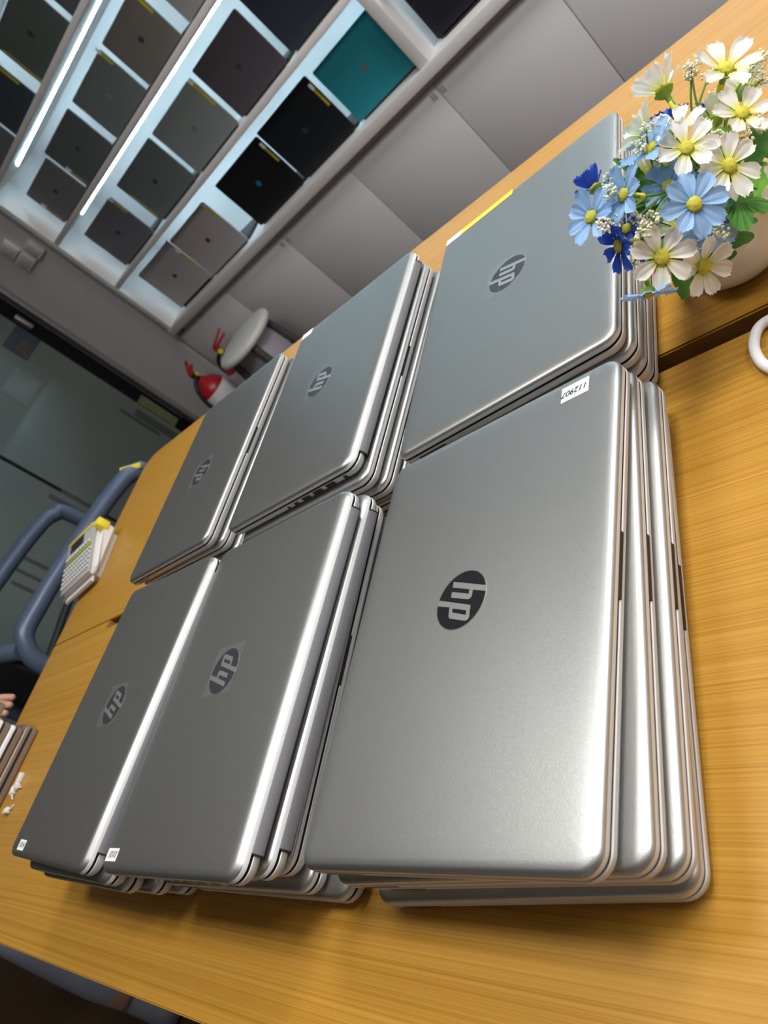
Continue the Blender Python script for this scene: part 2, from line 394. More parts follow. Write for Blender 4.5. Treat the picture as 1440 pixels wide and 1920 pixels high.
shelf_laptop('black_a', 'black laptop with yellow tape beside the teal laptop on the lowest shelf', -1.955, -1.628, 0, (0.006, 0.007, 0.010), 0.100, lg, (1, -0.005, 0.07))
shelf_laptop('black_b', 'black laptop with small blue logo on the lowest lit shelf', -2.295, -1.965, 0, (0.003, 0.003, 0.004), 0.095, lb, (1, 0.0, 0.07))
shelf_laptop('silver_a', 'pale grey laptop next to the lowest shelf corner laptop, second from the left end', -2.725, -2.405, 0, (0.24, 0.22, 0.22), 0.095, lg, (1, 0.02, 0.1))
shelf_laptop('silver_b', 'pale grey laptop with dark bottom bar at the left end of the lowest shelf', -3.050, -2.730, 0, (0.24, 0.225, 0.23), 0.105, lg, (1, -0.05, 0.05), 'black', True)
shelf_laptop('right_black', 'black laptop right of the divider on the lowest shelf', -1.18, -0.84, 0, (0.006, 0.006, 0.010), 0.10, None, None, 'black', True)
shelf_laptop('purple_dark', 'dark purple grey laptop on the second shelf, third gap from the left', -1.945, -1.635, 1, (0.045, 0.040, 0.048), 0.405, lg, None)
shelf_laptop('grey_mid', 'mid grey laptop with yellow tape strip on the second shelf', -2.300, -1.972, 1, (0.13, 0.145, 0.145), 0.400, ll, (1, -0.01, 0.09), 'white_plastic')
shelf_laptop('grey_round', 'dark grey laptop with round logo on the second shelf', -2.655, -2.325, 1, (0.075, 0.088, 0.088), 0.402, lg, (-1, -0.09, 0.05))
shelf_laptop('grey_end', 'dim purple grey laptop at the left end of the second shelf', -3.045, -2.735, 1, (0.078, 0.078, 0.088), 0.400, lg, (1, 0.02, 0.09))
shelf_laptop('navy_open', 'navy laptop with tape along its lower edge at the right of the second shelf', -1.60, -1.285, 1, (0.016, 0.020, 0.030), 0.415, lg, None, 'yellow')
shelf_laptop('brown_grey', 'brownish grey laptop with yellow tape on the third shelf', -2.125, -1.860, 2, (0.095, 0.09, 0.082), 0.700, lg, (1, 0.01, 0.1))
shelf_laptop('pale_end', 'lighter grey laptop at the top edge on the third shelf', -1.80, -1.50, 2, (0.17, 0.165, 0.16), 0.700, lg, None)
shelf_laptop('green_grey', 'greenish grey laptop with pale logo on the third shelf', -2.440, -2.150, 2, (0.085, 0.10, 0.098), 0.698, ll, (1, 0.04, 0.09))
shelf_laptop('charcoal', 'charcoal laptop with dark star shaped logo on the third shelf', -2.770, -2.482, 2, (0.060, 0.068, 0.070), 0.700, lg, (-1, -0.09, -0.02))
shelf_laptop('left_grey', 'purple grey laptop at the left end of the third shelf', -3.060, -2.785, 2, (0.085, 0.085, 0.09), 0.685, lg, (-1, -0.08, 0.0))
shelf_laptop('top_green', 'dark green grey laptop on the highest visible shelf', -2.470, -2.15, 3, (0.05, 0.062, 0.058), 1.02, lg, (-1, -0.1, 0.06))
shelf_laptop('top_navy', 'dark navy laptop at the photo edge on the highest visible shelf', -2.790, -2.535, 3, (0.022, 0.032, 0.042), 0.995, lg, (1, -0.02, 0.08))
shelf_laptop('top_grey', 'grey purple laptop at the far left of the highest visible shelf', -3.08, -2.805, 3, (0.075, 0.075, 0.088), 0.98, lg, None)

shelf_laptop('added_top_mid', 'added unseen charcoal laptop right of the dark green grey one, topmost shelf', -2.12, -1.80, 3, (0.05, 0.055, 0.06), 1.02, lg, None)  # added out of view to cover bright shelf mirrored in the lids
shelf_laptop('added_top_right', 'added unseen black laptop nearest the divider on the topmost shelf', -1.76, -1.44, 3, (0.012, 0.012, 0.014), 1.02, lg, None)  # also added unseen, darkens what the lids reflect
# wall switches
def switch(name, label, x0, x1, z0, z1):
    t = thing(name, label, 'switch', ((x0 + x1) / 2, YB, (z0 + z1) / 2), 0, 'switches on the narrow wall')
    w, h = x1 - x0, z1 - z0
    obj('plate', box_mesh('plate', -w / 2, w / 2, -0.022, 0, -h / 2, h / 2, 0.004), 'white_plastic', t)
    obj('rocker', box_mesh('rocker', -w / 2 + 0.015, w / 2 - 0.015, -0.026, -0.02, -h / 2 + 0.015, h / 2 - 0.015, 0.002), 'key', t)
switch('wall_switch', 'white wall switch plate nearer the lit shelves', -3.335, -3.245, 0.505, 0.592)
switch('wall_switch', 'white wall switch plate nearer the glass partition', -3.455, -3.34, 0.515, 0.592)
switch('wall_switch', 'upper white wall switch plate at the photo edge', -3.455, -3.36, 0.597, 0.68)

# ------------------------------------------------------------------ desks
XDL, XDR = -1.605, 0.75
def desk(name, label, poly, legs, th=0.026):
    t = thing(name, label, 'desk', (0, 0, ZF))
    top = prism_mesh('desk_top', [poly], 0.74 - th, 0.74)
    bm = bmesh.new(); bm.from_mesh(top); es = [e for e in bm.edges if all(v.co.z > 0.739 for v in e.verts)]
    bmesh.ops.bevel(bm, geom=es, offset=0.0015, segments=2, affect='EDGES'); bm.to_mesh(top); bm.free()
    top.materials.append(M['wood']); top.materials.append(M['wood_edge'])
    top.materials.append(M['edge_white'])
    for p in top.polygons: p.material_index = 0 if p.normal.z > 0.95 else (2 if p.normal.z > 0.15 else 1)
    obj('desk_top', top, None, t)
    for x, y in legs: obj('leg', box_mesh('leg', x - 0.025, x + 0.025, y - 0.025, y + 0.025, 0, 0.74 - th, 0.003), 'grey_plastic', t)
    return t
def corner(cx, cy, r, a0, n=6): return [(cx + r * math.cos(math.radians(a0 + 90 * k / n)), cy + r * math.sin(math.radians(a0 + 90 * k / n))) for k in range(n + 1)]
near = [(XDL, -0.042), (XDR, -0.042), (XDR, 0.4405), (-1.315, 0.4405), (-1.315, 0.4565), (XDL, 0.4565)]
far = [(XDL, 0.4575), (XDR, 0.4575), (XDR, 0.957)] + corner(XDL + 0.05, 0.957 - 0.05, 0.05, 90)
far = [(XDL, 0.4575), (XDR, 0.4575), (XDR, 0.957)] + [(XDL + 0.05 + 0.05 * math.cos(math.radians(90 + 15 * k)), 0.907 + 0.05 * math.sin(math.radians(90 + 15 * k))) for k in range(7)]
desk('desk', 'front wooden desk under the three nearer laptop stacks', near, [(-1.53, 0.03), (0.68, 0.03), (-1.53, 0.39), (0.68, 0.39)])
desk('desk', 'back wooden desk under the flower pot and three farther laptop stacks', far, [(-1.53, 0.53), (0.68, 0.53), (-1.53, 0.88), (0.68, 0.88)])

# ------------------------------------------------------------------ stacked silver laptops
W, D, H = 0.324, 0.226, 0.0183
LID = slab_mesh('lid', W, D, 0.013, [(0.0008, 0.0112), (0.0, 0.0116, 0.0003), (0.0, 0.0146, 0.0014), (0.0004, 0.0158, 0.0026), (0.0014, 0.0170, 0.0034), (0.0034, 0.01775, 0.0034), (0.0070, 0.01808, 0.0030), (0.0120, 0.01824, 0.0016), (0.0180, H, 0.0), (0.0240, H, 0.0)])
BASE = slab_mesh('base', W, D, 0.013, [(0.0130, 0.0), (0.0065, 0.0004), (0.0028, 0.0022), (0.0008, 0.0046), (0.0, 0.0064), (0.0, 0.0088), (0.0006, 0.0093), (0.004, 0.0093)])
GAP_SHADE = slab_mesh('gap_shade', W, D, 0.013, [(0.0012, 0.0086), (0.0010, 0.0088), (0.0007, 0.0094), (0.0024, 0.0097), (0.0024, 0.0118)])  # dark slab standing in for the shade between lid and base
LID.materials.append(M['silver']); LID.materials.append(M['silver_base'])
for p in LID.polygons: p.material_index = 1 if p.center.z < 0.0150 else 0
def extrude_profile(name, prof, x0, x1):
    bm = bmesh.new()
    a = [bm.verts.new((x0, y, z)) for y, z in prof]; b = [bm.verts.new((x1, y, z)) for y, z in prof]
    bm.faces.new(a); bm.faces.new(list(reversed(b)))
    for i in range(len(prof)): bm.faces.new((a[i], a[(i + 1) % len(prof)], b[(i + 1) % len(prof)], b[i]))
    return bm_mesh(name, bm, 40)
R_ = -D / 2
def hprof(e): return [(R_ + 0.008, 0.0010), (R_ + 0.0016 - e, 0.0014), (R_ - 0.0018 - e, 0.0032), (R_ - 0.0024 - e, 0.0048), (R_ - 0.0004 - e, 0.0114 + e), (R_ + 0.008, 0.0114 + e)]
HINGE = extrude_profile('hinge_cover', hprof(0), -0.1425, 0.1425)
SEAM = extrude_profile('seam', hprof(0.00025), -0.0006, 0.0006)
NOTCH = box_mesh('finger_notch', -0.022, 0.022, D / 2 - 0.004, D / 2 + 0.0003, 0.0084, 0.0115)
def port_mesh(y0, y1, z0, z1, side):
    x0, x1 = sorted((side * (W / 2 - 0.004), side * (W / 2 + 0.0002)))
    return box_mesh('port', x0, x1, y0, y1, z0, z1)
PORTS = []
yr = -D / 2
for a, b, z0, z1 in ((0.036, 0.050, 0.0035, 0.0085), (0.057, 0.071, 0.0035, 0.0085), (0.077, 0.090, 0.0038, 0.0082), (0.098, 0.1045, 0.0042, 0.0078), (0.1130, 0.1165, 0.0045, 0.0075)):
    PORTS.append(('port', port_mesh(yr + a, yr + b, z0, z1, -1), 'port'))
    PORTS.append(('port_lip', port_mesh(yr + a - 0.002, yr + a - 0.0006, z0, z1 - 0.001, -1), 'port_metal'))
PORTS.append(('power_jack', port_mesh(yr + 0.0175, yr + 0.0225, 0.0040, 0.0080, -1), 'port'))
PORTS.append(('card_slot', port_mesh(-0.091, -0.060, 0.0058, 0.0074, 1), 'port'))
PORTS.append(('port_lip', port_mesh(-0.0935, -0.0918, 0.0056, 0.0076, 1), 'port_metal'))
PORTS.append(('indicator_light', port_mesh(-0.0545, -0.0530, 0.0056, 0.0070, 1), 'port_metal'))
PORTS.append(('indicator_light', port_mesh(-0.0455, -0.0440, 0.0056, 0.0070, 1), 'port_metal'))
mmx = lambda pts: [(x / 1000, y / 1000) for x, y in pts]
DISC = prism_mesh('logo_disc', [[(0.0215 * math.cos(2 * PI * k / 48), 0.0215 * math.sin(2 * PI * k / 48)) for k in range(48)]], 0, 0.00018)
RING = lathe_mesh('logo_ring', [(0.0213, 0), (0.0217, 0), (0.0217, 0.00022), (0.0213, 0.00022), (0.0213, 0)], 48)
LETTERS = prism_mesh('logo_letters', [
    mmx([(-16.2, -9.8), (-11.8, -9.8), (-0.6, 21.6), (-5.0, 21.3)]),
    mmx([(-6.0, 6.4), (-2.7, 6.4), (-8.3, -9.8), (-4.0, -9.8), (1.5, 6.6), (1.2, 8.6), (-0.2, 9.6), (-4.8, 9.7)]),
    mmx([(6.5, 9.8), (-4.6, -20.9), (-0.4, -21.6), (3.4, -9.6), (4.9, -6.7), (9.6, 6.7), (10.7, 9.9)]),
    mmx([(10.7, 9.9), (9.6, 6.7), (12.9, 6.7), (8.1, -6.2), (4.9, -6.7), (3.4, -9.6), (10.2, -9.1), (12.1, -7.8), (17.3, 7.3), (16.6, 9.4), (15.1, 10.2)])], 0.0001, 0.00026)
def film_mesh(s, seed, rough):
    rnd = random.Random(seed); n = 10; bm = bmesh.new(); g = []
    for i in range(n + 1):
        row = []
        for j in range(n + 1):
            x, y = (i / n - .5) * s, (j / n - .5) * s
            e = max(abs(x), abs(y)) / (s / 2)
            z = 0.0005 + rough * (rnd.random() * 0.5 + 0.8 * e ** 3 * rnd.random())
            row.append(bm.verts.new((x, y, z)))
        g.append(row)
    for i in range(n):
        for j in range(n): bm.faces.new((g[i][j], g[i + 1][j], g[i + 1][j + 1], g[i][j + 1]))
    me = bm_mesh('protective_film', bm); me.shade_smooth(); return me

STK = {'A': 'front right stack', 'B': 'front middle stack', 'C': 'front left stack', 'D': 'back right stack beside the flowers', 'E': 'back middle stack', 'F': 'back left stack'}
ORD = ['top', 'second from the top', 'third from the top', 'fourth from the top', 'bottom']
def laptop(stack, k, n, x, y, th, front_right, pitch=H, extra=''):
    """k counts from the top; th is the direction of the long edge away from the camera, in degrees"""
    z = (n - 1 - k) * pitch
    rz = math.radians(th - 180 if front_right else th)
    pos = 'bottom' if k == n - 1 else ORD[k]
    lab = 'silver laptop %s of the %s' % (pos, STK[stack]) if not extra else extra
    t = thing('laptop', lab, 'laptop', (x, y, z), rz, 'silver laptops in the %s' % STK[stack])
    t.scale.z = pitch / H
    obj('base', BASE, 'silver_base', t)
    lid = obj('lid', LID, 'silver', t)
    obj('gap_shade', GAP_SHADE, 'gap', t)
    h = obj('hinge_cover', HINGE, 'hinge', t)
    for s in (-1, 1): obj('seam', SEAM, 'gap', h, (s * 0.1430, 0, 0))
    obj('finger_notch', NOTCH, 'gap', t)
    for nm, me, m in PORTS: obj(nm, me, m, t)
    return t, lid
def logo(lid, cx, cy, film=None, chrome=False):
    d = obj('logo_disc', DISC, 'logo', lid, (cx, cy, H))
    obj('logo_letters', LETTERS if not chrome else LETTERS, 'logo_silver', lid, (cx, cy, H))
    obj('logo_ring', RING, 'logo_chrome', lid, (cx, cy, H))
    if film:
        seed, rough, ox, oy, ang = film
        f = obj('protective_film', film_mesh(0.0475, seed, rough), 'film', lid, (cx + ox, cy + oy, H + 0.0003), (0, 0, ang)); f['label'] = 'clear square protective film over the logo'
def sticker(lid, x0, x1, y0, y1, text=None, size=0.008, ang=0, m='paper', name='label_sticker'):
    s = obj(name, box_mesh(name, x0, x1, y0, y1, H, H + 0.0002), m, lid)
    if text:
        me = text_mesh(text, size, 0.25, 0.018 if len(text) > 4 else 0.004)
        obj('writing', me, 'ink', lid, ((x0 + x1) / 2, (y0 + y1) / 2, H + 0.0003), (0, 0, ang))
    return s

LAP = {
 'A': [(-.3247, .2235, 91.37, 1), (-.3187, .2250, 94.16, 1), (-.3142, .2283, 94.04, 1), (-.3201, .2236, 94.88, 1)],
 'B': [(-.5844, .2040, 90.94, 0), (-.5830, .2110, 91.5, 0), (-.5915, .2150, 93.2, 1), (-.5835, .2110, 91.6, 1), (-.5610, .2121, 91.2, 1)],
 'C': [(-.8190, .2025, 87.60, 0), (-.8090, .1975, 89.0, 0), (-.8170, .1955, 89.3, 0), (-.8010, .1990, 90.0, 1), (-.7900, .2028, 91.0, 0)],
 'D': [(-.3420, .5639, 93.22, 1), (-.3426, .5643, 93.80, 1), (-.3443, .5667, 92.96, 1), (-.3500, .5750, 92.98, 1)],
 'E': [(-.6043, .5596, 90.88, 0), (-.5998, .5522, 91.0, 1), (-.5963, .5551, 91.0, 1), (-.5980, .5570, 91.3, 1), (-.6000, .5580, 90.6, 0)],
 'F': [(-.8817, .5640, 90.35, 1), (-.8770, .5690, 90.0, 1), (-.8720, .5660, 90.2, 1), (-.8740, .5670, 89.8, 0), (-.8740, .5680, 90.2, 1)],
}
TOPS = {'A': 'silver laptop with bare black round logo on top of the front right stack',
        'B': 'silver laptop with film covered logo on top of the front middle stack',
        'C': 'silver laptop with shiny crumpled film on its logo on top of the front left stack',
        'D': 'silver laptop with yellow tape on its edge on top of the stack beside the flowers',
        'E': 'silver laptop with film covered logo and white sticker on the back middle stack',
        'F': 'silver laptop with film covered logo on top of the back left stack'}
LIDS = {}
for s, lst in LAP.items():
    n = len(lst)
    for k, (x, y, th, fr) in enumerate(lst):
        t, lid = laptop(s, k, n, x, y, th, fr, 0.0197 if s == 'C' else H, TOPS[s] if k == 0 else '')
        if k == 0: LIDS[s] = lid
logo(LIDS['A'], -.003, -.0005)
logo(LIDS['B'], .005, .007, (3, 0.0003, .001, -.0005, 0))
logo(LIDS['C'], -.003, -.011, (5, 0.0014, 0, 0, 0.03))
logo(LIDS['D'], -.009, -.002, (8, 0.0012, 0, 0, 0))
logo(LIDS['E'], .013, .007, (11, 0.0008, 0, 0, 0.05))
logo(LIDS['F'], .012, -.001, (14, 0.0005, 0, 0, 0.04))
sticker(LIDS['A'], -.1545, -.1405, .067, .0895, '112907', 0.0070, -PI / 2)
sticker(LIDS['B'], -.1535, -.1430, .085, .1062, '1010', 0.0078, -PI / 2)
sticker(LIDS['C'], -.1560, -.1455, .068, .0885, '1014', 0.0078, -PI / 2)
sticker(LIDS['E'], .150, .1605, .085, .1075)
sticker(LIDS['D'], -.1615, -.152, -.083, -.011, m='yellow', name='tape_strip')
sticker(LIDS['D'], -.1615, -.152, -.106, -.083)

# ------------------------------------------------------------------ white flower pot
PX, PY = -0.1615, 0.5185
pot = thing('flower_pot', 'round white ceramic flower pot on the back desk', 'pot', (PX, PY, 0))
obj('bowl', lathe_mesh('bowl', [(0, 0.0), (0.026, 0.0), (0.029, 0.002), (0.038, 0.010), (0.0445, 0.022), (0.0470, 0.036), (0.0462, 0.050), (0.0425, 0.064), (0.0375, 0.073), (0.0365, 0.0765), (0.0350, 0.0765), (0.0345, 0.072), (0.038, 0.062), (0.030, 0.050), (0, 0.050)], 56), 'ceramic', pot)
obj('foam_filling', lathe_mesh('foam_filling', [(0, 0.066), (0.02, 0.066), (0.033, 0.062), (0.0335, 0.0605), (0, 0.0605)], 24), 'soil', pot)

# ------------------------------------------------------------------ artificial flowers
bq = thing('flower_bunch', 'bunch of artificial white and blue flowers in the white pot', 'flowers', (PX, PY, 0.066))
BQ = Vector((PX, PY, 0.066))
def petal_mesh(name, wid, curl, notch, seed):
    rnd = random.Random(seed); nu, nv = 8, 8; bm = bmesh.new(); g = []
    for j in range(nv + 1):
        v = j / nv; row = []
        wv = wid * (0.20 + 0.80 * math.sin(min(1, v * 1.12) * PI * 0.56) ** 1.1) * (1 - 0.38 * max(0, v - 0.72) / 0.28)
        for i in range(nu + 1):
            u = i / nu * 2 - 1
            tip = 1.0 - 0.07 * u * u - (notch * (0.5 + 0.5 * math.cos(u * PI * 3.1)) * 0.06 if j == nv else 0) * (1 if j == nv else 0)
            y = 0.06 + v * 0.94 * (tip if j > nv - 2 else 1)
            x = u * wv
            z = 0.06 * math.cos(u * PI * 2.0) * (1 - abs(v - .5)) * 0.35 + 0.11 * u * u * v + curl * v * v + (rnd.random() - .5) * 0.018
            row.append(bm.verts.new((x, y, z)))
        g.append(row)
    for j in range(nv):
        for i in range(nu): bm.faces.new((g[j][i], g[j][i + 1], g[j + 1][i + 1], g[j + 1][i]))
    me = bm_mesh(name, bm); me.shade_smooth(); return me
PET = [petal_mesh('petal', 0.275, c, nt, sd) for c, nt, sd in ((-0.12, 1.4, 1), (0.05, 1.8, 2), (-0.03, 1.6, 3))]
PETM = {}
def petal_variant(i, m):
    if (i, m) not in PETM:
        me = PET[i].copy(); me.materials.clear(); me.materials.append(M[m]); PETM[(i, m)] = me
    return PETM[(i, m)]
def dome_mesh():
    bm = bmesh.new(); bmesh.ops.create_icosphere(bm, subdivisions=3, radius=1)
    rnd = random.Random(4)
    for v in bm.verts:
        v.co.z = v.co.z * 0.62; v.co *= 1 + 0.24 * (rnd.random() - .5)
    me = bm_mesh('flower_centre', bm); me.shade_smooth(); return me
DOME = dome_mesh()
CALYX = lathe_mesh('calyx', [(0.0, -0.42), (0.08, -0.42), (0.10, -0.22), (0.22, -0.14), (0.32, -0.02), (0.26, 0.0), (0.0, 0.0)], 12)
TUBE = lathe_mesh('stem_tube', [(0.0, -0.75), (0.085, -0.75), (0.10, -0.70), (0.10, -0.45), (0.085, -0.40), (0.0, -0.40)], 12)
def flower(px, py, depth, rpx, m, axis, n=7, cup=8, spin=0, yellow_tube=True):
    p = at(px, py, depth); r = rpx / F_PX * depth
    ax = camdir(*axis)
    q = ax.to_track_quat('Z', 'Y')
    f = bpy.data.objects.new('flower', CALYX); link(f, bq)
    if not CALYX.materials: CALYX.materials.append(M['calyx'])
    f.location = p - BQ; f.rotation_euler = q.to_euler(); f.scale = (r, r, r)
    rnd = random.Random(int(px * 7 + py))
    for i in range(n):
        a = spin + 2 * PI * i / n + (rnd.random() - .5) * 0.16
        c = math.radians(cup + (rnd.random() - .5) * 12)
        o = obj('petal', petal_variant(rnd.randrange(3), m), None, f)
        sc = 0.95 + rnd.random() * 0.12
        o.matrix_local = Matrix.Rotation(a, 4, 'Z') @ Matrix.Translation((0, 0.10, 0.01 + 0.012 * (i % 2))) @ Matrix.Rotation(c, 4, 'X') @ Matrix.Rotation((rnd.random() - .5) * 0.3, 4, 'Y') @ Matrix.Diagonal((sc, sc * 0.92, sc, 1))
    obj('flower_centre', DOME, 'pollen', f, (0, 0, 0.06)).scale = (0.225, 0.225, 0.21)
    if yellow_tube: obj('stem_tube', TUBE, 'tube_yellow', f)
    # stem in the flower's own frame
    inv = (Matrix.Translation(p - BQ) @ q.to_matrix().to_4x4() @ Matrix.Diagonal((r, r, r, 1))).inverted()
    root = Vector(((rnd.random() - .5) * 0.04, (rnd.random() - .5) * 0.04, -0.002))
    b = p - BQ - ax * r * 0.7
    mid = (root + b) * 0.5 + Vector((0, 0, 0.012)) - ax * 0.012
    pts = smooth_path([inv @ root, inv @ mid, inv @ b, inv @ (p - BQ - ax * r * 0.3)], 5)
    obj('stem', tube_mesh('stem', pts, 0.0011 / r, 6), 'stem', f)
    return f
V = (0, 0, -1)
FL = [  # px, py, depth, radius px, material, axis in camera space, petals, cup, spin
    (1287, 279, .466, 60, 'petal_white', (-.22, -.18, -1), 7, 10, .2),
    (1366, 312, .464, 64, 'petal_white', (.02, -.05, -1), 7, 6, .0),
    (1360, 131, .495, 66, 'petal_white', (-.16, -.42, -.9), 6, 20, .15),
    (1390, 214, .486, 60, 'petal_white', (-.12, -.32, -1), 6, 12, .55),
    (1244, 171, .495, 62, 'petal_white', (-.48, -.80, .10), 6, 40, .2),
    (1212, 254, .492, 62, 'petal_pale', (-.80, -.42, .05), 6, 38, .5),
    (1273, 240, .482, 54, 'petal_white', (-.25, -.72, -.65), 6, 26, .1),
    (1240, 483, .462, 62, 'petal_cream', (-.10, .08, -1), 7, 6, .45),
    (1318, 499, .474, 58, 'petal_cream', (.12, .42, -.9), 7, 12, .1),
    (1398, 174, .520, 56, 'petal_pale', (.20, -.65, .35), 6, 40, .2),
    (1216, 326, .512, 50, 'petal_pale', (-.45, .15, -.6), 6, 18, .3),
    (1272, 428, .482, 56, 'petal_pale', (-.55, .20, -.8), 7, 12, .2),
    (1338, 228, .515, 50, 'petal_pale', (.1, -.6, .1), 6, 34, .3),
    (1462, 342, .486, 52, 'petal_white', (.4, .2, -.9), 7, 10, .3),
    (1301, 384, .450, 64, 'petal_blue', (-.08, .04, -1), 8, 4, .15),
    (1326, 424, .474, 62, 'petal_blue', (.20, .30, -1), 8, 8, .4),
    (1172, 366, .464, 58, 'petal_blue', (-.95, .10, -.36), 8, 14, .2),
    (1222, 280, .480, 60, 'petal_blue', (-.80, -.46, -.42), 7, 16, .3),
    (1110, 407, .474, 54, 'petal_blue', (-.78, .10, -.62), 7, 14, .0),
    (1254, 350, .486, 54, 'petal_blue', (-.60, -.20, -.75), 8, 12, .2),
    (1216, 549, .474, 54, 'petal_blue', (.18, .96, .10), 7, 2, .3),
    (1116, 353, .486, 44, 'petal_navy', (-.50, -.75, .20), 6, 48, .2),
    (1162, 460, .476, 54, 'petal_navy', (-.90, .32, -.12), 7, 10, .3),
    (1176, 428, .500, 40, 'petal_navy', (-.5, .2, -.6), 6, 16, .1),
    (1214, 446, .500, 46, 'petal_navy', (-.2, .3, -.7), 7, 10, .4),
    (1330, 214, .530, 34, 'petal_navy', (.1, -.5, -.3), 6, 22, .2),
    (1256, 222, .520, 40, 'petal_navy', (-.2, -.6, -.3), 6, 22, .2),
]
for a in FL: flower(*a)
# cream filler sprigs: clusters of little beads on thin stalks
def cluster_mesh(seed, n=34):
    rnd = random.Random(seed); bm = bmesh.new()
    for k in range(n):
        while True:
            p = Vector((rnd.uniform(-1, 1), rnd.uniform(-1, 1), rnd.uniform(-1, 1)))
            if p.length < 1: break
        p.z = p.z * 1.25
        m4 = Matrix.Translation(p) @ Matrix.Scale(rnd.uniform(0.14, 0.24), 4)
        bmesh.ops.create_icosphere(bm, subdivisions=1, radius=1, matrix=m4)
    me = bm_mesh('filler_cluster', bm); me.shade_smooth(); return me
CL = [cluster_mesh(s) for s in (1, 2, 3, 4)]
SPR = [(1139, 338, .470, 13), (1140, 361, .464, 17), (1156, 350, .474, 13), (1133, 424, .458, 15), (1158, 412, .470, 13), (1192, 412, .464, 14), (1204, 433, .452, 17), (1223, 410, .458, 16),
       (1211, 244, .474, 14), (1197, 276, .478, 14), (1247, 268, .485, 13), (1240, 302, .485, 13), (1181, 503, .490, 12), (1352, 434, .462, 16), (1300, 462, .478, 16), (1297, 130, .500, 16),
       (1424, 112, .505, 17), (1432, 146, .500, 15), (1414, 134, .505, 10), (1345, 262, .478, 17), (1396, 258, .480, 17), (1425, 228, .482, 20), (1330, 140, .515, 13), (1342, 180, .515, 13), (1268, 305, .490, 13), (1313, 282, .490, 11), (1150, 390, .495, 10), (1296, 136, .5, 12), (1180, 360, .5, 12)]
for i, (px, py, dp, rp) in enumerate(SPR):
    p = at(px, py, dp) - BQ; r = rp / F_PX * dp
    c = obj('filler_cluster', CL[i % 4], 'bead', bq, p, (random.random() * 3, random.random() * 3, 0)); c.scale = (r, r, r); c['kind'] = 'stuff'
    root = Vector((random.uniform(-.02, .02), random.uniform(-.02, .02), 0))
    obj('sprig_stem', tube_mesh('sprig_stem', smooth_path([root, (root + p) * .5 + Vector((0, 0, .012)), p], 5), 0.0008, 5), 'stem', bq)
# leaves
def leaf_mesh(name, lobes, seed):
    rnd = random.Random(seed); bm = bmesh.new(); n = 36; mid = []; L = []; Rr = []
    for k in range(n + 1):
        v = k / n
        env = 0.42 * math.sin(PI * min(1, v * 0.93 + 0.05)) ** 0.75
        wv = env * (0.34 + 0.66 * abs(math.sin(v * PI * lobes)) ** 0.7) if lobes else env * 0.62
        z = -0.30 * v * v
        mid.append(bm.verts.new((0, v, z)))
        L.append(bm.verts.new((-wv, v + 0.05, z + 0.10 * wv + rnd.uniform(-.012, .012)))); Rr.append(bm.verts.new((wv, v + 0.05, z + 0.10 * wv + rnd.uniform(-.012, .012))))
    for k in range(n):
        bm.faces.new((L[k], mid[k], mid[k + 1], L[k + 1])); bm.faces.new((mid[k], Rr[k], Rr[k + 1], mid[k + 1]))
    me = bm_mesh(name, bm); me.shade_smooth(); return me
def lobed_leaf():
    bm = bmesh.new(); n = 66; c = bm.verts.new((0, 0.30, 0.03)); mid = []; out = []
    for k in range(n + 1):
        a = math.radians(-150 + 300 * k / n); f = 0.5 + 0.5 * math.cos(math.radians(5 * 60 * (k / n - .5) * 5 / 5 * 1.2) * 1.0 * 4)
        r = 0.40 + 0.34 * f ** 0.7
        x, y = math.sin(a), math.cos(a)
        mid.append(bm.verts.new((x * r * .55, 0.30 + y * r * .55, 0.05 * math.cos(k * 1.9)))); out.append(bm.verts.new((x * r, 0.30 + y * r, -0.10 * r + 0.02 * math.cos(k * 1.9))))
    for k in range(n):
        bm.faces.new((c, mid[k], mid[k + 1])); bm.faces.new((mid[k], out[k], out[k + 1], mid[k + 1]))
    me = bm_mesh('leaf', bm); me.shade_smooth(); return me
LEAF = [leaf_mesh('leaf', 3.5, 1), leaf_mesh('leaf', 2.5, 2), leaf_mesh('leaf', 0, 3), lobed_leaf()]
LEAFM = {}
def leaf(px0, py0, d0, px1, py1, d1, kind, m, wide=1.0, nrm=(0, -.2, -1)):
    a, b = at(px0, py0, d0), at(px1, py1, d1)
    y = (b - a); Ln = y.length; y.normalize(); nz = camdir(*nrm); x = y.cross(nz).normalized(); z = x.cross(y)
    if (kind, m) not in LEAFM:
        me = LEAF[kind].copy(); me.materials.append(M[m]); LEAFM[(kind, m)] = me
    o = obj('leaf', LEAFM[(kind, m)], None, bq)
    o.matrix_local = Matrix(((x.x * Ln * wide, y.x * Ln, z.x * Ln, a.x - BQ.x), (x.y * Ln * wide, y.y * Ln, z.y * Ln, a.y - BQ.y), (x.z * Ln * wide, y.z * Ln, z.z * Ln, a.z - BQ.z), (0, 0, 0, 1)))
leaf(1372, 362, .478, 1398, 425, .462, 3, 'leaf', 1.0, (-.1, .1, -1))
leaf(1350, 370, .500, 1375, 455, .480, 0, 'leaf', 1.2)
leaf(1380, 345, .500, 1470, 350, .480, 1, 'leaf_light', 1.0)
leaf(1385, 300, .505, 1450, 245, .490, 1, 'leaf', 1.4)
leaf(1370, 320, .505, 1425, 285, .490, 2, 'leaf', 1.5)
leaf(1400, 300, .500, 1440, 345, .485, 1, 'leaf_light', 1.1)
leaf(1320, 290, .510, 1375, 240, .500, 2, 'leaf_light', 1.6)
leaf(1315, 300, .505, 1335, 255, .495, 1, 'leaf', 1.2)
leaf(1260, 400, .515, 1205, 385, .500, 1, 'leaf', 1.3)
leaf(1255, 370, .515, 1205, 330, .500, 2, 'leaf_light', 1.2)
leaf(1250, 385, .520, 1200, 400, .505, 0, 'leaf', 1.2)
